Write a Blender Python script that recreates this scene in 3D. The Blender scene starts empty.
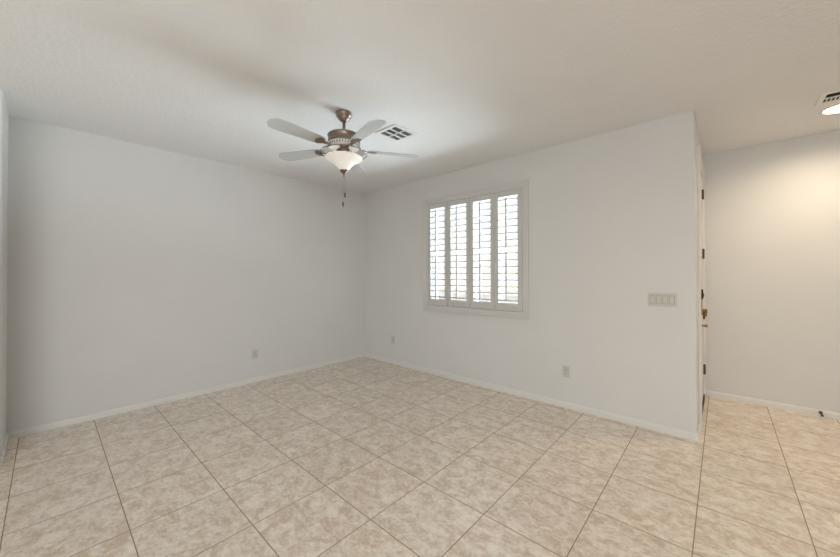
import bpy, bmesh, math, random
from mathutils import Matrix, Vector
random.seed(7)
SC = bpy.context.scene
COL = SC.collection
PI = math.pi
R = math.radians

# ---------------------------------------------------------------- camera
F_PX, YAW, PITCH, ROLL, EYE, SX, SY = 335.40, .7275, .0076, -.0030, 1.3838, 3.40, -6.96
fw = Vector((-math.sin(YAW), math.cos(YAW), 0)); rt = Vector((math.cos(YAW), math.sin(YAW), 0)); up = Vector((0, 0, 1))
f2 = fw * math.cos(PITCH) + up * math.sin(PITCH); u1 = up * math.cos(PITCH) - fw * math.sin(PITCH)
r2 = rt * math.cos(ROLL) + u1 * math.sin(ROLL); u2 = u1 * math.cos(ROLL) - rt * math.sin(ROLL)
cam = bpy.data.cameras.new('camera'); camo = bpy.data.objects.new('camera', cam); COL.objects.link(camo)
cam.sensor_width = 36; cam.lens = F_PX * 36 / 840; cam.clip_start = .02
cam.shift_x = -SX / 840; cam.shift_y = SY / 840
m = Matrix((r2, u2, -f2)).transposed().to_4x4(); m.translation = (0, 0, EYE)
camo.matrix_world = m
SC.camera = camo

# ---------------------------------------------------------------- colour management, sky, lights
vs = SC.view_settings
vs.view_transform = 'Standard'; vs.look = 'None'; vs.gamma = 1; vs.use_curve_mapping = False
vs.exposure = 0.18
world = bpy.data.worlds.new('sky'); SC.world = world; world.use_nodes = True
wn = world.node_tree.nodes; wl = world.node_tree.links
sky = wn.new('ShaderNodeTexSky'); sky.sky_type = 'NISHITA'; sky.sun_disc = False
sky.sun_elevation = R(50); sky.sun_rotation = R(200)
hs = wn.new('ShaderNodeHueSaturation'); hs.inputs['Saturation'].default_value = .25   # hazy, nearly white sky
wl.new(sky.outputs[0], hs.inputs['Color']); wl.new(hs.outputs[0], wn['Background'].inputs[0]); wn['Background'].inputs[1].default_value = .19


def area(name, loc, target, sx, sy, power, col, spread=180):
    l = bpy.data.lights.new(name, 'AREA'); l.shape = 'RECTANGLE'; l.size = sx; l.size_y = sy
    l.energy = power; l.color = col; l.spread = R(spread)
    o = bpy.data.objects.new(name, l); COL.objects.link(o); o.location = loc
    o.rotation_euler = (Vector(target) - Vector(loc)).to_track_quat('-Z', 'Y').to_euler()
    return o


COOL = (.90, .96, 1.0)
# added fill from an unseen rear opening of the living area behind the camera
area('fill_south', (-.6, -5.05, 1.3), (-.6, 0, 1.25), 4.6, 2.3, 8, COOL)
# low sun through that opening: a sunny patch on the living area floor lights the ceiling from below
sl = bpy.data.lights.new('sun', 'SUN'); sl.energy = 2.4; sl.angle = R(.6); sl.color = (1, .98, .95)
so = bpy.data.objects.new('sun', sl); COL.objects.link(so); so.location = (0, -8, 6)
so.rotation_euler = Vector((.12, math.cos(R(40)), -math.sin(R(40)))).to_track_quat('-Z', 'Y').to_euler()
# added fill from the unseen east side, mainly to brighten the left wall
area('fill_east', (3.44, -2.4, 1.5), (0, -1.4, 1.3), 3.0, 1.6, 114, (.95, .985, 1.0))
# daylight bounced off the sunny patio, up through the shutters
area('daylight_patio', (-1.2, 8.7, .02), (-1.2, 8.7, 2), 4.2, 5.0, 3700, (.78, .92, 1.0))
area('daylight_porch', (-2.6, 5.4, .02), (-2.6, 5.4, 2), 3.4, 1.2, 170, (.76, .92, 1.0))

# ---------------------------------------------------------------- materials


def mat(name, col, rough=.5, metal=0, **kw):
    m = bpy.data.materials.new(name); m.use_nodes = True
    b = m.node_tree.nodes['Principled BSDF']
    b.inputs['Base Color'].default_value = (*col, 1); b.inputs['Roughness'].default_value = rough
    b.inputs['Metallic'].default_value = metal
    for k, v in kw.items():
        b.inputs[k.replace('_', ' ')].default_value = v
    return m


def textured(m, scale, strength, dist=.002, detail=3, colvar=0.0, voronoi=False):
    """fine relief (and a little tone variation) from object-space noise"""
    nt = m.node_tree; n = nt.nodes; l = nt.links; b = n['Principled BSDF']
    tc = n.new('ShaderNodeTexCoord'); no = n.new('ShaderNodeTexNoise')
    no.inputs['Scale'].default_value = scale; no.inputs['Detail'].default_value = detail
    l.new(tc.outputs['Object'], no.inputs['Vector'])
    bu = n.new('ShaderNodeBump'); bu.inputs['Strength'].default_value = strength; bu.inputs['Distance'].default_value = dist
    l.new(no.outputs[0], bu.inputs['Height']); l.new(bu.outputs[0], b.inputs['Normal'])
    if colvar:
        c = b.inputs['Base Color'].default_value[:3]
        n2 = n.new('ShaderNodeTexNoise'); n2.inputs['Scale'].default_value = 2.2; n2.inputs['Detail'].default_value = 4
        l.new(tc.outputs['Object'], n2.inputs['Vector'])
        rp = n.new('ShaderNodeValToRGB')
        rp.color_ramp.elements[0].position = .3; rp.color_ramp.elements[1].position = .7
        rp.color_ramp.elements[0].color = (*[v * (1 - colvar) for v in c], 1)
        rp.color_ramp.elements[1].color = (*[min(1, v * (1 + colvar)) for v in c], 1)
        l.new(n2.outputs[0], rp.inputs[0]); l.new(rp.outputs[0], b.inputs['Base Color'])
    return m


M = {}
M['wall'] = textured(mat('wall_paint', (.72, .71, .69), .85), 55, .35, .0025, 3, .012)
M['ceiling'] = textured(mat('ceiling_paint', (.86, .855, .845), .9), 38, .8, .004, 4, .012)
M['trim'] = textured(mat('trim_paint', (.77, .75, .71), .45), 30, .08, .001)
M['door'] = textured(mat('door_paint', (.75, .725, .68), .4), 30, .06, .001)
M['shutter'] = textured(mat('shutter_paint_shaded', (.62, .605, .58), .5), 30, .05, .001)  # shade in the colour: darker than the frame to dim the lit louver undersides
M['shutter_frame'] = textured(mat('shutter_frame_paint', (.69, .675, .645), .42), 30, .05, .001)
M['plate'] = textured(mat('plate_plastic', (.60, .58, .53), .35), 60, .02, .0005)
M['plate_dark'] = textured(mat('plate_slot', (.10, .09, .08), .6), 60, .02, .0005)
M['vent'] = textured(mat('vent_enamel', (.86, .855, .84), .4), 60, .02, .0005)
M['duct'] = textured(mat('duct_dark', (.30, .30, .31), .8), 20, .05, .001)
M['duct_brown'] = textured(mat('duct_brown', (.055, .038, .028), .8), 20, .05, .001)
M['nickel'] = textured(mat('brushed_nickel', (.27, .215, .175), .36, .85), 90, .08, .0005)
M['bronze'] = textured(mat('fitter_bronze', (.20, .14, .095), .38, .8), 90, .08, .0005)
M['blade'] = textured(mat('blade_whitewash', (.60, .61, .61), .55), 14, .05, .001, 3, .03)
M['brass'] = textured(mat('antique_brass', (.34, .22, .08), .35, .9), 90, .05, .0005)
M['hinge'] = textured(mat('hinge_bronze', (.16, .105, .06), .42, .8), 90, .05, .0005)
M['black'] = textured(mat('black_plastic', (.008, .007, .007), .7), 60, .02, .0005)
M['sweep'] = textured(mat('door_sweep', (.07, .022, .012), .7), 60, .05, .0005)
M['rubber'] = textured(mat('rubber', (.03, .028, .025), .7), 60, .02, .0005)
M['alu'] = textured(mat('window_vinyl', (.75, .75, .74), .4), 60, .02, .0005)
M['concrete'] = textured(mat('patio_concrete', (.62, .59, .54), .9), 12, .3, .003, 5, .05)
M['stucco'] = textured(mat('stucco', (.70, .64, .56), .95), 30, .5, .004, 4, .03)

g = mat('clear_glass', (1, 1, 1), .02); g.node_tree.nodes['Principled BSDF'].inputs['Transmission Weight'].default_value = 1
g.node_tree.nodes['Principled BSDF'].inputs['IOR'].default_value = 1.45; M['glass'] = g
g = mat('pane_glass', (1, 1, 1), 0); nt = g.node_tree
tr = nt.nodes.new('ShaderNodeBsdfTransparent'); gl = nt.nodes.new('ShaderNodeBsdfGlossy'); gl.inputs['Roughness'].default_value = .02
mx = nt.nodes.new('ShaderNodeMixShader'); mx.inputs[0].default_value = .06
nt.links.new(tr.outputs[0], mx.inputs[1]); nt.links.new(gl.outputs[0], mx.inputs[2])
nt.links.new(mx.outputs[0], nt.nodes['Material Output'].inputs[0]); M['pane'] = g
# frosted bowl: milky glass, softly lit from within by its bulbs
g = mat('frosted_glass', (.92, .91, .89), .35)
b = g.node_tree.nodes['Principled BSDF']; b.inputs['Transmission Weight'].default_value = .35
b.inputs['Emission Color'].default_value = (1, .93, .80, 1); b.inputs['Emission Strength'].default_value = .14
textured(g, 18, .12, .002); M['frost'] = g
g = mat('lamp_lens', (.9, .87, .8), .4); b = g.node_tree.nodes['Principled BSDF']
b.inputs['Emission Color'].default_value = (1, .88, .66, 1); b.inputs['Emission Strength'].default_value = 6; M['lens'] = g

# floor: 18 inch ceramic tiles, mottled beige, tan grout
T, GX, GY = .4572, -.577, 2.134
fm = bpy.data.materials.new('floor_tile'); fm.use_nodes = True
n = fm.node_tree.nodes; l = fm.node_tree.links; b = n['Principled BSDF']
tc = n.new('ShaderNodeTexCoord'); sep = n.new('ShaderNodeSeparateXYZ'); l.new(tc.outputs['Object'], sep.inputs[0])


def mth(op, a, bb=None, c=None):
    q = n.new('ShaderNodeMath'); q.operation = op
    for i, v in enumerate((a, bb, c)):
        if v is None: continue
        if isinstance(v, (int, float)): q.inputs[i].default_value = v
        else: l.new(v, q.inputs[i])
    return q.outputs[0]


ux = mth('DIVIDE', mth('SUBTRACT', sep.outputs[0], GX), T); uy = mth('DIVIDE', mth('SUBTRACT', sep.outputs[1], GY), T)
dx = mth('ABSOLUTE', mth('SUBTRACT', mth('FRACT', mth('ADD', ux, .5)), .5))
dy = mth('ABSOLUTE', mth('SUBTRACT', mth('FRACT', mth('ADD', uy, .5)), .5))
dm = mth('MINIMUM', dx, dy)
gr = n.new('ShaderNodeMapRange'); gr.inputs[1].default_value = .0035; gr.inputs[2].default_value = .007
gr.inputs[3].default_value = 1; gr.inputs[4].default_value = 0; l.new(dm, gr.inputs[0])
cid = n.new('ShaderNodeCombineXYZ'); l.new(mth('FLOOR', ux), cid.inputs[0]); l.new(mth('FLOOR', uy), cid.inputs[1])
wnz = n.new('ShaderNodeTexWhiteNoise'); wnz.noise_dimensions = '3D'; l.new(cid.outputs[0], wnz.inputs['Vector'])
sc_ = n.new('ShaderNodeVectorMath'); sc_.operation = 'SCALE'; l.new(wnz.outputs['Color'], sc_.inputs[0]); sc_.inputs['Scale'].default_value = 40
ad = n.new('ShaderNodeVectorMath'); ad.operation = 'ADD'; l.new(tc.outputs['Object'], ad.inputs[0]); l.new(sc_.outputs[0], ad.inputs[1])
mp = n.new('ShaderNodeMapping'); mp.inputs['Scale'].default_value = (.88, 1.12, 1); l.new(ad.outputs[0], mp.inputs[0])
n1 = n.new('ShaderNodeTexNoise'); n1.inputs['Scale'].default_value = 13; n1.inputs['Detail'].default_value = 8; n1.inputs['Roughness'].default_value = .68
n1.inputs['Distortion'].default_value = .5
l.new(mp.outputs[0], n1.inputs['Vector'])
n2 = n.new('ShaderNodeTexNoise'); n2.inputs['Scale'].default_value = 48; n2.inputs['Detail'].default_value = 6; n2.inputs['Roughness'].default_value = .7
l.new(mp.outputs[0], n2.inputs['Vector'])
mixf = mth('ADD', mth('MULTIPLY', n1.outputs[0], .6), mth('MULTIPLY', n2.outputs[0], .4))
rp = n.new('ShaderNodeValToRGB'); e = rp.color_ramp.elements
e[0].position = .415; e[0].color = (.655, .525, .395, 1); e[1].position = .585; e[1].color = (.93, .855, .76, 1)
e2 = rp.color_ramp.elements.new(.5); e2.color = (.80, .70, .59, 1)
l.new(mixf, rp.inputs[0])
tv = n.new('ShaderNodeMix'); tv.data_type = 'RGBA'; tv.blend_type = 'MULTIPLY'; tv.inputs[0].default_value = 1
l.new(rp.outputs[0], tv.inputs[6])
vv = mth('ADD', mth('MULTIPLY', wnz.outputs['Value'], .07), .965)
cv = n.new('ShaderNodeCombineColor'); [l.new(vv, cv.inputs[i]) for i in range(3)]; l.new(cv.outputs[0], tv.inputs[7])
gm = n.new('ShaderNodeMix'); gm.data_type = 'RGBA'; l.new(gr.outputs[0], gm.inputs[0]); l.new(tv.outputs[2], gm.inputs[6])
gm.inputs[7].default_value = (.30, .195, .11, 1); l.new(gm.outputs[2], b.inputs['Base Color'])
l.new(mth('ADD', mth('MULTIPLY', gr.outputs[0], .4), .30), b.inputs['Roughness'])
b.inputs['Specular IOR Level'].default_value = .85
bu = n.new('ShaderNodeBump'); bu.inputs['Strength'].default_value = .35; bu.inputs['Distance'].default_value = .003
l.new(mth('SUBTRACT', mth('MULTIPLY', mixf, .25), gr.outputs[0]), bu.inputs['Height']); l.new(bu.outputs[0], b.inputs['Normal'])
M['floor'] = fm

# ---------------------------------------------------------------- mesh helpers


def BM(): return bmesh.new()


def box(bm, x0, x1, y0, y1, z0, z1, rot=None, piv=None):
    v = [bm.verts.new((x, y, z)) for x in (x0, x1) for y in (y0, y1) for z in (z0, z1)]
    for f in ((0, 1, 3, 2), (4, 6, 7, 5), (0, 4, 5, 1), (2, 3, 7, 6), (0, 2, 6, 4), (1, 5, 7, 3)):
        bm.faces.new([v[i] for i in f])
    if rot is not None:
        bmesh.ops.rotate(bm, verts=v, cent=piv or (0, 0, 0), matrix=rot)
    return v


def lathe(bm, prof, c=(0, 0, 0), seg=40, flute=0, namp=0.0, axis='Z', close=False):
    """prof: list of (radius, height); flute: number of scallops with amplitude namp*weight"""
    rings = []
    for i, p in enumerate(prof):
        r, z = p[0], p[1]; w = p[2] if len(p) > 2 else 0
        ring = []
        for k in range(seg):
            a = 2 * PI * k / seg
            rr = max(r, 1e-5) * (1 + namp * w * math.cos(flute * a))
            q = (rr * math.cos(a), rr * math.sin(a), z)
            if axis == 'X': q = (z, q[0], q[1])
            if axis == 'Y': q = (q[0], z, q[1])
            ring.append(bm.verts.new((c[0] + q[0], c[1] + q[1], c[2] + q[2])))
        rings.append(ring)
    pairs = list(zip(rings, rings[1:]))
    if close: pairs.append((rings[-1], rings[0]))
    for A, B in pairs:
        for k in range(seg):
            bm.faces.new((A[k], A[(k + 1) % seg], B[(k + 1) % seg], B[k]))
    if not close:
        for ring, r in ((rings[0], prof[0][0]), (rings[-1], prof[-1][0])):
            if r > 1e-4: bm.faces.new(ring)
    bmesh.ops.recalc_face_normals(bm, faces=bm.faces)


def tube(bm, pts, r, seg=10):
    pts = [Vector(p) for p in pts]; rings = []
    for i, p in enumerate(pts):
        d = (pts[min(i + 1, len(pts) - 1)] - pts[max(i - 1, 0)]).normalized()
        a = d.orthogonal().normalized() if i == 0 else (a - d * a.dot(d)).normalized()
        c = d.cross(a)
        rings.append([bm.verts.new(p + r * (a * math.cos(2 * PI * k / seg) + c * math.sin(2 * PI * k / seg))) for k in range(seg)])
    for A, B in zip(rings, rings[1:]):
        for k in range(seg): bm.faces.new((A[k], A[(k + 1) % seg], B[(k + 1) % seg], B[k]))
    bm.faces.new(rings[0]); bm.faces.new(rings[-1])
    bmesh.ops.recalc_face_normals(bm, faces=bm.faces)


def prism(bm, poly, a0, a1, axis='X'):
    """extrude a closed 2D outline between a0 and a1 along an axis"""
    def P(u, v, a): return {'X': (a, u, v), 'Y': (u, a, v), 'Z': (u, v, a)}[axis]
    A = [bm.verts.new(P(u, v, a0)) for u, v in poly]; B = [bm.verts.new(P(u, v, a1)) for u, v in poly]
    n_ = len(poly)
    for i in range(n_): bm.faces.new((A[i], A[(i + 1) % n_], B[(i + 1) % n_], B[i]))
    bm.faces.new(A); bm.faces.new(B)
    bmesh.ops.recalc_face_normals(bm, faces=bm.faces)


def obj(name, bm, m, parent=None, smooth=False, bevel=0, seg=2, loc=None):
    bmesh.ops.recalc_face_normals(bm, faces=bm.faces)
    me = bpy.data.meshes.new(name); bm.to_mesh(me); bm.free()
    me.materials.append(m)
    if smooth: me.shade_smooth() if hasattr(me, 'shade_smooth') else None
    o = bpy.data.objects.new(name, me); COL.objects.link(o)
    if loc: o.location = loc
    if parent: o.parent = parent
    if bevel:
        md = o.modifiers.new('bevel', 'BEVEL'); md.width = bevel; md.segments = seg; md.limit_method = 'ANGLE'; md.angle_limit = R(40)
        md.harden_normals = False
    if smooth:
        for p in me.polygons: p.use_smooth = True
    return o


def empty(name, loc, label=None, cat=None, group=None, kind=None):
    o = bpy.data.objects.new(name, None); COL.objects.link(o); o.location = loc; o.empty_display_size = .1
    if label: o['label'] = label
    if cat: o['category'] = cat
    if group: o['group'] = group
    if kind: o['kind'] = kind
    return o


def struct(name, bm, m, parent=None, **k):
    o = obj(name, bm, m, parent, **k)
    if not parent: o['kind'] = 'structure'
    return o


# ---------------------------------------------------------------- room shell
XA, YB, YN, XE, YH, H = -4.510, 3.571, -.221, -.162, 4.980, 2.74
XR, YS = 3.50, -5.00           # far sides of the open living area behind the camera
TH = .16
bm = BM(); box(bm, XA - TH, XR + TH, YS - TH, YH + TH, -.12, 0); struct('floor', bm, M['floor'])
bm = BM(); box(bm, XA - TH, XR + TH, YS - TH, YH + TH, H, H + .15); struct('ceiling', bm, M['ceiling'])
bm = BM(); box(bm, XA - TH, XA, YN - TH, YB + TH, 0, H); struct('wall_left', bm, M['wall'])
# window opening behind the shutters
WX0, WX1, WZ0, WZ1 = -3.105, -1.655, .932, 2.375


def holed_wall_x(bm, x0, x1, y0, y1, holes):
    """wall along X with rectangular holes (hx0,hx1,hz0,hz1) sorted by x"""
    x = x0
    for a, b_, c, d in holes:
        box(bm, x, a, y0, y1, 0, H)
        if c > 0: box(bm, a, b_, y0, y1, 0, c)
        box(bm, a, b_, y0, y1, d, H)
        x = b_
    box(bm, x, x1, y0, y1, 0, H)


bm = BM()
holed_wall_x(bm, XA, XE - .03, YB, YB + TH, [(WX0, WX1, WZ0, WZ1)])
# bullnosed outer corner beside the entry
rr = .022
arc = [(XE - rr + rr * math.cos(a), YB + rr - rr * math.sin(a)) for a in [R(90 - 15 * i) for i in range(7)]]
prism(bm, [(XE - .03, YB + TH), (XE - .03, YB)] + arc + [(XE, YB + TH)], 0, H, 'Z')
struct('wall_back', bm, M['wall'])
# return wall with the front door opening
DY0, DY1, DZ = 3.935, 4.850, 2.445
bm = BM()
box(bm, XE - TH, XE, YB + TH, DY0 - .02, 0, H); box(bm, XE - TH, XE, DY1 + .02, YH, 0, H)
box(bm, XE - TH, XE, DY0 - .02, DY1 + .02, DZ + .02, H)
struct('wall_entry', bm, M['wall'])
bm = BM(); box(bm, XE - TH, XR, YH, YH + TH, 0, H); struct('wall_hall', bm, M['wall'])
bm = BM(); box(bm, XR, XR + TH, YS, YH + TH, 0, .75); box(bm, XR, XR + TH, YS, YH + TH, 2.3, H)
box(bm, XR, XR + TH, YS, -3.9, .75, 2.3); box(bm, XR, XR + TH, -.9, YH + TH, .75, 2.3)
struct('wall_right', bm, M['wall'])
# near stub wall at the left picture edge
bm = BM(); box(bm, XA, -3.93, YN - TH, YN, 0, H)
arc = [(-3.93 + .022 * math.sin(R(a)), YN - .022 + .022 * math.cos(R(a))) for a in range(0, 91, 15)]
prism(bm, [(-3.93, YN - TH), (-3.93, YN)] + arc + [(-3.908, YN - TH)], 0, H, 'Z')
struct('wall_near', bm, M['wall'])
bm = BM(); box(bm, XA - TH, XA, YS, YN - TH, 0, H); struct('wall_living', bm, M['wall'])
bm = BM(); holed_wall_x(bm, XA, XR, YS - TH, YS, [(-3.0, 1.8, 0, 2.45)]); struct('wall_rear', bm, M['wall'])

# baseboards: 80 mm with an eased top
BH, BT = .060, .012


def bprof(s=1): return [(0, 0), (s * BT, 0), (s * BT, BH - .02), (s * BT * .8, BH - .008), (s * BT * .45, BH), (0, BH)]


def baseboard(name, axis, at, sgn, a0, a1):
    bm = BM()
    poly = [(at + sgn * u, v) for u, v in bprof()]
    prism(bm, poly, a0, a1, axis)
    return struct(name, bm, M['trim'])


baseboard('baseboard_left', 'Y', XA, 1, YN + BT, YB - BT)
o = baseboard('baseboard_back', 'X', YB, -1, XA, XE - .045)
baseboard('baseboard_near', 'X', YN, 1, XA, -3.95)
baseboard('baseboard_hall', 'X', YH, -1, XE + BT, XR)
bm = BM()      # rounded corner block of the baseboard
arc = [(XE - .03 + (.03 + BT) * math.cos(R(a)), YB + .03 - (.03 + BT) * math.sin(R(a))) for a in range(90, -1, -15)]
prism(bm, [(XE - .0449, YB + .0), (XE - .0449, YB - BT - .0015)] + arc + [(XE + BT, YB + .05), (XE + .0, YB + .05), (XE, YB + .022), (XE - .022, YB)], 0, BH + .003, 'Z')
struct('trim_1', bm, M['trim'])
bm = BM(); prism(bm, [(XE + u, v) for u, v in bprof()], YB + .0501, DY0 - .0871, 'Y'); struct('baseboard_entry', bm, M['trim'])
bm = BM(); prism(bm, [(XE + u, v) for u, v in bprof()], DY1 + .0871, YH - BT, 'Y'); struct('baseboard_door', bm, M['trim'])

# ---------------------------------------------------------------- window_1 : two-sash slider behind the shutters
w = empty('window_1', ((WX0 + WX1) / 2, YB + .10, WZ0), kind='structure')


def rect_frame(bm, x0, x1, z0, z1, y0, y1, t):
    box(bm, x0, x0 + t, y0, y1, z0, z1); box(bm, x1 - t, x1, y0, y1, z0, z1)
    box(bm, x0 + t, x1 - t, y0, y1, z0, z0 + t); box(bm, x0 + t, x1 - t, y0, y1, z1 - t, z1)


wl0 = Vector(w.location)


def rel(bm, o): bmesh.ops.translate(bm, verts=bm.verts, vec=-Vector(o.location)); return bm


bm = BM(); rect_frame(bm, WX0, WX1, WZ0, WZ1, YB + .085, YB + .155, .035); obj('window_frame', rel(bm, w), M['alu'], w, bevel=.003)
xm = (WX0 + WX1) / 2
for a, b_, y in ((WX0 + .035, xm + .02, YB + .122), (xm - .02, WX1 - .035, YB + .093)):
    bm = BM(); rect_frame(bm, a, b_, WZ0 + .035, WZ1 - .035, y, y + .026, .035); s = obj('sash', rel(bm, w), M['alu'], w, bevel=.002)
    bm = BM(); box(bm, a + .035, b_ - .035, y + .011, y + .015, WZ0 + .07, WZ1 - .07); obj('pane', rel(bm, w), M['pane'], s)

# outside the window: patio slab and an added stucco wall as bright backdrop for the louvers
bm = BM(); box(bm, -26, XE - TH, YB + TH, 26, -.12, -.02); struct('patio_floor', bm, M['concrete'])

bm = BM(); box(bm, -26, 10, 26.0, 26.2, -.1, 3.4); struct('wall_backdrop', bm, M['stucco'])
# ---------------------------------------------------------------- plantation shutters
SXA, SXB, SZA, SZB = -3.158, -1.602, .878, 2.428
YF = YB
sh = empty('plantation_shutter', ((SXA + SXB) / 2, YF, SZA),
           'white four-panel plantation shutters with wide open louvers, covering the window', 'shutter')


def srel(bm): return rel(bm, sh)


FW = .072
# frame moulding: proud outer lip, cove and inner bead
bm = BM()
for d0, d1, y in ((0, .012, .034), (.012, .030, .028), (.030, .050, .024), (.050, FW, .017)):
    x0, x1, z0, z1 = SXA + d0, SXB - d0, SZA + d0, SZB - d0; t = d1 - d0 + .0002
    rect_frame(bm, x0, x1, z0, z1, YF - y, YF - .0005, t)
obj('frame', srel(bm), M['shutter_frame'], sh, bevel=.003)
bm = BM(); rect_frame(bm, SXA + .056, SXB - .056, SZA + .056, SZB - .056, YF + .021, YF + .034, .050)
obj('light_stop', srel(bm), M['shutter'], sh)
px0, px1 = SXA + FW + .004, SXB - FW - .004; pz0, pz1 = SZA + FW + .004, SZB - FW - .004
pw = (px1 - px0) / 4
YP0, YP1 = YF - .012, YF + .018      # panel thickness
OZ0, OZ1 = 1.040, 2.285
NL = 16; pitch = (OZ1 - OZ0) / NL
lt = R(-12)
for i in range(4):
    a, b_ = px0 + i * pw + .0015, px0 + (i + 1) * pw - .0015
    st = .046
    bm = BM()
    box(bm, a, a + st, YP0, YP1, pz0, pz1); box(bm, b_ - st - .010, b_, YP0, YP1, pz0, pz1)
    box(bm, a + st, b_ - st, YP0 + .001, YP1 - .001, pz0, OZ0); box(bm, a + st, b_ - st, YP0 + .001, YP1 - .001, OZ1, pz1)
    # thin astragal bead where panels meet
    if i in (0, 2): box(bm, b_ - .006, b_ + .0015, YP0 - .006, YP0, pz0, pz1)
    p = obj('panel', srel(bm), M['shutter'], sh, bevel=.002)
    la, lb = a + st + .002, b_ - st - .012; yc = (YP0 + YP1) / 2
    for k0, k1 in ((0, 8), (8, 16)):
        bm = BM()
        for k in range(k0, k1):
            zc = OZ0 + (k + .5) * pitch - .008
            poly = []
            for s in range(20):
                t = 2 * PI * s / 20
                u, v = .0435 * math.copysign(abs(math.cos(t)) ** .55, math.cos(t)), .0078 * math.sin(t)
                poly.append((yc + u * math.cos(lt) - v * math.sin(lt), zc + u * math.sin(lt) + v * math.cos(lt)))
            prism(bm, poly, la, lb, 'X')
        obj('louver_bank', srel(bm), M['shutter'], p, smooth=False)
    xc = (la + lb) / 2
    for z0, z1 in ((OZ0 + .02, OZ0 + 8 * pitch - .028), (OZ0 + 8 * pitch + .02, OZ1 - .02)):
        bm = BM(); box(bm, xc - .0085, xc + .0085, yc - .060, yc - .046, z0, z1)
        for k in range(NL):
            zc = OZ0 + (k + .5) * pitch - .012
            if z0 < zc < z1: box(bm, xc - .001, xc + .001, yc - .047, yc - .040, zc - .002, zc + .002)
        obj('tilt_rod', srel(bm), M['shutter'], p, bevel=.002)
    # small hinges
    hx = a - .001 if i in (0, 2) else b_ + .001
    for hz in (pz0 + .14, pz1 - .14):
        bm = BM(); lathe(bm, [(.003, -.03), (.003, .03)], (hx, YP0 - .002, hz), 10); obj('hinge', srel(bm), M['shutter'], p)

# ---------------------------------------------------------------- front door (door_1)
d = empty('door_1', (XE, (DY0 + DY1) / 2, 0), kind='structure')
dr = lambda bm: rel(bm, d)
bm = BM()
# slab with six raised-panel recesses on the room side
SX0, SX1 = XE - .044, XE - .001
box(bm, SX0, SX1 - .008, DY0 + .003, DY1 - .003, .012, DZ - .003)
ys = [DY0 + .003, DY0 + .12, (DY0 + DY1) / 2 - .055, (DY0 + DY1) / 2 + .055, DY1 - .12, DY1 - .003]
zs = [.012, .24, .82, 1.02, 1.66, 1.78, 2.28, DZ - .003]
for (a, b_) in ((0, 1), (2, 3), (4, 5)): box(bm, SX1 - .008, SX1, ys[a], ys[b_], zs[0], zs[-1])
for (a, b_) in ((1, 2), (3, 4)):
    for (c, e_) in ((0, 1), (2, 3), (4, 5), (6, 7)): box(bm, SX1 - .008, SX1, ys[a], ys[b_], zs[c], zs[e_])
    for (c, e_) in ((1, 2), (3, 4), (5, 6)): box(bm, SX1 - .008, SX1 - .002, ys[a] + .035, ys[b_] - .035, zs[c] + .035, zs[e_] - .035)
obj('door_slab', dr(bm), M['door'], d, bevel=.002)
bm = BM()  # jamb
box(bm, XE - TH, XE, DY0 - .018, DY0, 0, DZ + .018); box(bm, XE - TH, XE, DY1, DY1 + .018, 0, DZ + .018); box(bm, XE - TH, XE, DY0, DY1, DZ, DZ + .018)
obj('door_jamb', dr(bm), M['trim'], d)
bm = BM()  # casing, stepped profile
for o0, o1, t in ((.008, .060, .014), (.060, .085, .022)):
    a, b_, z = DY0 - o1, DY1 + o1, DZ + o1
    w_ = o1 - o0
    box(bm, XE, XE + t, a, a + w_, 0, z); box(bm, XE, XE + t, b_ - w_, b_, 0, z); box(bm, XE, XE + t, a + w_, b_ - w_, z - w_, z)
obj('door_casing', dr(bm), M['trim'], d, bevel=.003)
bm = BM(); box(bm, XE - .03, XE + .010, DY0 + .004, DY1 - .004, .004, .045); obj('door_sweep', dr(bm), M['sweep'], d, bevel=.002)
bm = BM(); box(bm, XE - TH, XE - .002, DY0, DY1, 0, .006); obj('threshold', dr(bm), M['hinge'], d)
for hz in (2.26, 1.60, .93, .32):
    bm = BM(); lathe(bm, [(.004, -.056), (.0085, -.052), (.0085, .052), (.004, .056)], (XE + .011, DY1 + .002, hz), 14)
    box(bm, XE - .001, XE + .0035, DY1 - .03, DY1 + .007, hz - .05, hz + .05)
    obj('hinge', dr(bm), M['hinge'], d)
hy = DY0 + .062
bm = BM(); box(bm, XE - .001, XE + .032, hy - .036, hy + .036, 1.145, 1.235); k = obj('deadbolt_cover', dr(bm), M['black'], d, bevel=.006)
bm = BM(); box(bm, XE + .032, XE + .038, hy - .006, hy + .006, 1.165, 1.20); obj('thumb_turn', dr(bm), M['black'], k, bevel=.003)
bm = BM(); box(bm, XE - .001, XE + .026, hy - .030, hy + .030, 1.00, 1.144); hs = obj('handle_plate', dr(bm), M['brass'], d, bevel=.006)
bm = BM(); lathe(bm, [(.024, 0), (.024, .008), (.012, .014), (.011, .042)], (XE + .008, hy, 1.045), 20, axis='X')
tube(bm, [(XE + .044, hy, 1.05), (XE + .050, hy + .02, 1.048), (XE + .050, hy + .05, 1.03), (XE + .046, hy + .07, .985)], .008)
obj('lever', dr(bm), M['brass'], hs, smooth=True)
bm = BM(); lathe(bm, [(.022, 0), (.022, .01), (.009, .016), (.009, .045), (.014, .05), (.014, .06)], (XE - .001, hy, .905), 18, axis='X')
obj('latch_knob', dr(bm), M['brass'], d, smooth=True)
bm = BM()  # swing bar door guard
box(bm, XE + .0, XE + .02, DY0 + .02, DY0 + .09, 1.51, 1.545)
obj('door_guard', dr(bm), M['hinge'], d, bevel=.003)

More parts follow.
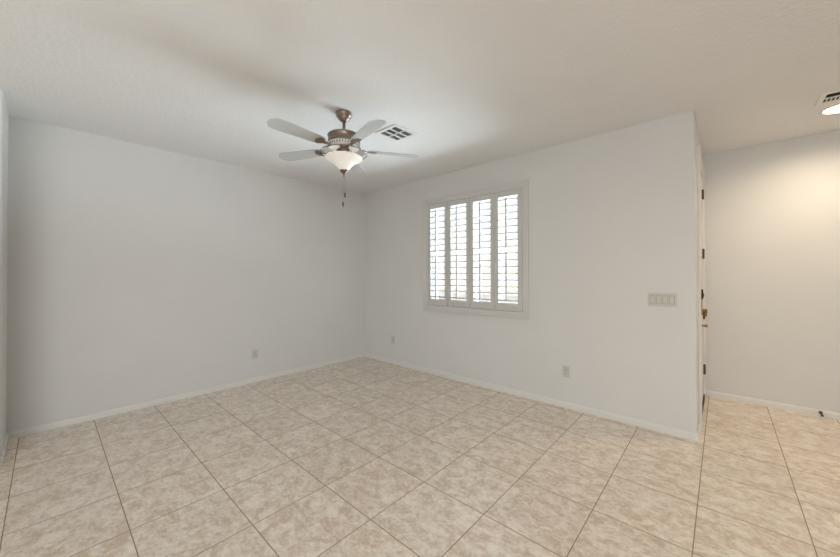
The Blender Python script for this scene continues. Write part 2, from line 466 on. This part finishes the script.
# ---------------------------------------------------------------- spring door stop on the hall baseboard
ds = empty('door_stop', (.70, YH - BT, .038), 'small bronze spring door stop sticking out of the hall baseboard', 'door stop')
bm = BM(); lathe(bm, [(.014, 0), (.014, -.004), (.008, -.010)], (0, 0, 0), 18, axis='Y'); obj('base', bm, M['hinge'], ds, smooth=True)
bm = BM(); tube(bm, [(.0065 * math.cos(t * .9), -.008 - t * .0011, .0065 * math.sin(t * .9) - .0000022 * t * t) for t in range(0, 56)], .0016, 6); obj('spring', bm, M['hinge'], ds, smooth=True)
bm = BM(); lathe(bm, [(.006, -.068), (.009, -.071), (.009, -.080), (.005, -.084)], (0, 0, -.006), 16, axis='Y'); obj('rubber_tip', bm, M['rubber'], ds, smooth=True)

# ---------------------------------------------------------------- outlets and switch plate


def outlet(loc, rz, label):
    t = empty('wall_outlet', loc, label, 'outlet', 'duplex wall outlets')
    t.rotation_euler = (0, 0, rz)
    bm = BM(); box(bm, -.036, .036, -.006, 0, -.059, .059); pl = obj('cover_plate', bm, M['plate'], t, bevel=.003)
    for s in (-1, 1):
        bm = BM(); lathe(bm, [(.0165, 0), (.0165, -.0025)], (0, -.006, s * .0195), 24, axis='Y')
        rc = obj('receptacle', bm, M['plate'], t)
        bm = BM()
        for dx_ in (-.0065, .0065): box(bm, dx_ - .0014, dx_ + .0014, -.0090, -.0084, s * .0195 - .001, s * .0195 + .008)
        lathe(bm, [(.0026, 0), (.0026, -.0006)], (0, -.0084, s * .0195 - .0075), 10, axis='Y')
        obj('slot', bm, M['plate_dark'], rc)
    bm = BM(); lathe(bm, [(.0035, 0), (.0025, -.0012)], (0, -.006, 0), 12, axis='Y'); obj('screw', bm, M['nickel'], t)
    return t


outlet((-1.211, YB, .374), 0, 'beige duplex outlet low on the window wall, between the window and the entry corner')
outlet((-3.815, YB, .372), 0, 'beige duplex outlet low on the window wall, near the far room corner')
outlet((XA, 1.790, .356), PI / 2, 'beige duplex outlet low on the long left wall')
sw = empty('switch_plate', (-.392, YB, 1.154), 'wide beige switch plate with four rocker switches beside the entry corner', 'light switch')
bm = BM(); box(bm, -.105, .105, -.006, 0, -.0585, .0585); obj('cover_plate', bm, M['plate'], sw, bevel=.003)
for i in range(4):
    x = (i - 1.5) * .046
    bm = BM(); rect_frame(bm, x - .0185, x + .0185, -.035, .035, -.0068, -.0055, .0016); obj('switch_bezel', bm, M['plate_dark'], sw)
    bm = BM(); prism(bm, [(-.0056, -.033), (-.0105, -.033), (-.0072, .0), (-.0066, .033), (-.0056, .033)], x - .0165, x + .0165, 'X'); obj('rocker', bm, M['plate'], sw, bevel=.0008)

# ---------------------------------------------------------------- ceiling registers


def register(name, cx, cy, wx, wy, nx, ny, label, fin_axis):
    t = empty(name, (cx, cy, H), label, 'air vent')
    bm = BM(); box(bm, -wx / 2 + .02, wx / 2 - .02, -wy / 2 + .02, wy / 2 - .02, -.0015, -.0002); obj('duct_opening', bm, M['duct'] if fin_axis == 'Y' else M['duct_brown'], t)
    bm = BM(); b0 = .034
    rect = lambda x0, x1, y0, y1, z0, z1: box(bm, x0, x1, y0, y1, z0, z1)
    rect(-wx / 2, -wx / 2 + b0, -wy / 2, wy / 2, -.008, -.0002); rect(wx / 2 - b0, wx / 2, -wy / 2, wy / 2, -.008, -.0002)
    rect(-wx / 2 + b0, wx / 2 - b0, -wy / 2, -wy / 2 + b0, -.008, -.0002); rect(-wx / 2 + b0, wx / 2 - b0, wy / 2 - b0, wy / 2, -.008, -.0002)
    iw, ih = wx - 2 * b0, wy - 2 * b0
    for i in range(1, nx): rect(-iw / 2 + iw * i / nx - .007, -iw / 2 + iw * i / nx + .007, -ih / 2, ih / 2, -.0095, -.001)
    for i in range(1, ny): rect(-iw / 2, iw / 2, -ih / 2 + ih * i / ny - .007, -ih / 2 + ih * i / ny + .007, -.0095, -.001)
    obj('frame', bm, M['vent'], t, bevel=.002)
    for i in range(nx):
        for j in range(ny):
            x0, x1 = -iw / 2 + iw * i / nx + .007, -iw / 2 + iw * (i + 1) / nx - .007
            y0, y1 = -ih / 2 + ih * j / ny + .007, -ih / 2 + ih * (j + 1) / ny - .007
            bm = BM()
            if fin_axis == 'Y' or j == 1:
                st_ = .011 if fin_axis == 'Y' else .022
                nf = max(3, int((x1 - x0) / st_))
                for q in range(nf):
                    x = x0 + (q + .5) * (x1 - x0) / nf
                    box(bm, x - .0045, x + .0045, y0, y1, -.0053, -.0047, Matrix.Rotation(R(35), 3, 'Y'), (x, 0, -.005))
            else:
                nf = max(3, int((y1 - y0) / .018))
                for q in range(nf):
                    y = y0 + (q + .5) * (y1 - y0) / nf
                    box(bm, x0, x1, y - .0045, y + .0045, -.0053, -.0047, Matrix.Rotation(R(35), 3, 'X'), (0, y, -.005))
            obj('vent_fins', bm, M['duct'] if fin_axis == 'Y' else (M['vent'] if j else M['hinge']), t)
    return t


register('ceiling_vent', -2.333, 2.232, .285, .295, 3, 2, 'square white air register with six dark grilles in the ceiling beside the fan', 'Y')
register('ceiling_vent', .80, 4.01, .46, .24, 1, 2, 'white slotted air register in the hall ceiling above the recessed light', 'X')

# ---------------------------------------------------------------- recessed hall light
CAN = (.745, 4.335)
rl = empty('recessed_light', (*CAN, H), 'round glowing recessed ceiling light in the entry hall', 'ceiling light')
bm = BM(); lathe(bm, [(.128, -.0003), (.128, -.004), (.120, -.008), (.104, -.006), (.100, -.0003)], (0, 0, 0), 48); obj('trim_ring', bm, M['vent'], rl, smooth=True)
bm = BM(); lathe(bm, [(.0995, -.001), (.0995, -.005), (.05, -.010), (.0, -.012)], (0, 0, 0), 48); obj('lens', bm, M['lens'], rl, smooth=True)


def spot(name, loc, power, col, ang, rad, parent=None, tgt=None):
    l_ = bpy.data.lights.new(name, 'SPOT'); l_.energy = power; l_.color = col; l_.spot_size = R(ang); l_.spot_blend = 1; l_.shadow_soft_size = rad
    o = bpy.data.objects.new(name, l_); COL.objects.link(o); o.location = loc
    return o


hl = spot('hall_lamp_light', (CAN[0], CAN[1], H - .03), 56, (1, .83, .62), 172, .06)
spot('foyer_fill_light', (.75, 2.2, H - .03), 26, (1, .76, .48), 165, .06)  # added warm fill without a fixture, brightens the hall ceiling and floor

# ---------------------------------------------------------------- ceiling fan
FX, FY = -2.362, 1.655
fan = empty('ceiling_fan', (FX, FY, H), 'five-blade brushed nickel ceiling fan with a frosted glass bowl light and pull chains', 'ceiling fan')
bm = BM(); lathe(bm, [(.062, -.0003), (.067, -.004), (.067, -.018), (.060, -.022), (.062, -.028), (.060, -.038), (.046, -.042), (.048, -.048), (.044, -.060), (.030, -.066), (.031, -.071), (.016, -.078)], (0, 0, 0), 48)
obj('canopy', bm, M['nickel'], fan, smooth=True)
bm = BM(); lathe(bm, [(.0125, -.075), (.0125, -.185)], (0, 0, 0), 20); lathe(bm, [(.017, -.155), (.022, -.165), (.026, -.186)], (0, 0, 0), 24)
obj('downrod', bm, M['nickel'], fan, smooth=True)
bm = BM(); lathe(bm, [(.03, -.178), (.09, -.181), (.120, -.187), (.131, -.194), (.134, -.199), (.134, -.203), (.130, -.206), (.130, -.252), (.134, -.255), (.134, -.260), (.118, -.268), (.06, -.270)], (0, 0, 0), 56)
obj('motor_housing', bm, M['nickel'], fan, smooth=True)
# pierced vent collar
bm = BM(); lathe(bm, [(.118, -.264), (.134, -.268), (.128, -.288), (.112, -.299), (.06, -.302)], (0, 0, 0), 56); col = obj('vent_collar', bm, M['trim'], fan, smooth=True)
bm = BM()
for k in range(36):
    a = 2 * PI * k / 36
    box(bm, .1200, .1315, -.0040, .0040, -.289, -.276, None)
    vs_ = bm.verts[:] if False else list(bm.verts)[-8:]
    bmesh.ops.rotate(bm, verts=vs_, cent=(0, 0, 0), matrix=Matrix.Rotation(a, 3, 'Z'))
obj('vent_slots', bm, M['bronze'], col)
# blades
BZ = -.325
proto_bm = BM()
prof_n = 14
up_, dn_ = [], []
for i in range(prof_n + 1):
    s = i / prof_n; x = .205 + s * (.655 - .205)
    wd = .050 + .018 * min(1, s * 1.4)
    if s > .86: wd *= math.sqrt(max(0.0, 1 - ((s - .86) / .145) ** 2)) * .9 + .1
    if s < .1: wd *= .72 + 2.8 * s
    up_.append((x, wd)); dn_.append((x, -wd))
outline = up_ + dn_[::-1]
prism(proto_bm, outline, -.003, .003, 'Z')
bmesh.ops.rotate(proto_bm, verts=proto_bm.verts, cent=(.4, 0, 0), matrix=Matrix.Rotation(R(11), 3, 'X'))
bl = obj('blade', proto_bm, M['blade'], fan, bevel=.0015)
bm = BM()
prism(bm, [(.095, .020), (.15, .013), (.20, .018), (.235, .042), (.262, .040), (.275, .012), (.285, 0), (.275, -.012), (.262, -.040), (.235, -.042), (.20, -.018), (.15, -.013), (.095, -.020)], -.0085, -.0035, 'Z')
for sx_, sy_ in ((.245, .026), (.245, -.026), (.266, 0)): lathe(bm, [(.006, -.0085), (.004, -.0115)], (sx_, sy_, 0), 10)
bmesh.ops.rotate(bm, verts=[v for v in bm.verts if v.co.x > .19], cent=(.4, 0, 0), matrix=Matrix.Rotation(R(11), 3, 'X'))
iron = obj('blade_iron', bm, M['nickel'], bl, bevel=.001)
PH = R(-13)
for k in range(5):
    if k == 0: o = bl
    else:
        o = bl.copy(); COL.objects.link(o); o.parent = fan
        i2 = iron.copy(); COL.objects.link(i2); i2.parent = o
    o.location = (0, 0, BZ + .02); o.rotation_euler = (0, 0, PH + 2 * PI * k / 5)
# light kit
bm = BM(); lathe(bm, [(.04, -.300), (.064, -.304), (.066, -.318), (.056, -.328), (.058, -.338), (.048, -.350), (.052, -.358), (.030, -.368)], (0, 0, 0), 40); obj('light_fitter', bm, M['bronze'], fan, smooth=True)


def shell(bm, outer, t, flute=0, amp=0, seg=72):
    """thin closed shell from an outer profile"""
    inner = [(max(p[0] - t, .001), p[1] + t * .4, *(p[2:])) for p in outer]
    lathe(bm, outer + inner[::-1], (0, 0, 0), seg, flute, amp, close=True)


bm = BM(); shell(bm, [(.060, -.330), (.10, -.328), (.145, -.326, .3), (.176, -.330, .7), (.190, -.338, 1), (.193, -.346, 1)][::-1], .003, 12, .02); obj('glass_dish', bm, M['glass'], fan, smooth=True)
bm = BM()
prof = [(.020, -.490), (.034, -.484), (.050, -.468), (.066, -.448), (.086, -.428, .2), (.110, -.412, .5), (.134, -.400, .8), (.150, -.390, 1), (.154, -.381, 1), (.147, -.374, 1)]
shell(bm, prof, .004, 12, .018); obj('glass_bowl', bm, M['frost'], fan, smooth=True)
bm = BM(); lathe(bm, [(.003, -.540), (.006, -.532), (.004, -.526), (.009, -.520), (.008, -.514), (.024, -.502), (.034, -.490), (.034, -.484), (.01, -.480)], (0, 0, 0), 30); obj('finial', bm, M['bronze'], fan, smooth=True)
for k in range(3):
    a = R(30) + k * 2 * PI / 3
    bm = BM(); lathe(bm, [(.012, .020), (.013, .0), (.024, -.018), (.028, -.036), (.020, -.052), (.0, -.060)], (.048 * math.cos(a), .048 * math.sin(a), -.385), 20)
    lathe(bm, [(.014, .04), (.014, .019)], (.048 * math.cos(a), .048 * math.sin(a), -.385), 16)
    obj('bulb', bm, M['frost'], fan, smooth=True)
for (cx, cy, z0, z1) in ((.004, .005, -.538, -.668), (-.006, -.004, -.538, -.745)):
    bm = BM()
    ox, oy = cx * 1.2, cy * 1.2
    nb = int((z0 - z1) / .007)
    for q in range(nb): box(bm, ox - .0007, ox + .0007, oy - .0007, oy + .0007, z0 - q * .007 - .0052, z0 - q * .007)
    tube(bm, [(ox, oy, z0), (ox, oy, z1)], .0004, 4)
    ch = obj('pull_chain', bm, M['nickel'], fan)
    bm = BM(); lathe(bm, [(.001, .0), (.0065, -.006), (.008, -.022), (.006, -.040), (.002, -.046)], (ox, oy, z1), 16); obj('chain_fob', bm, M['bronze'], ch, smooth=True)
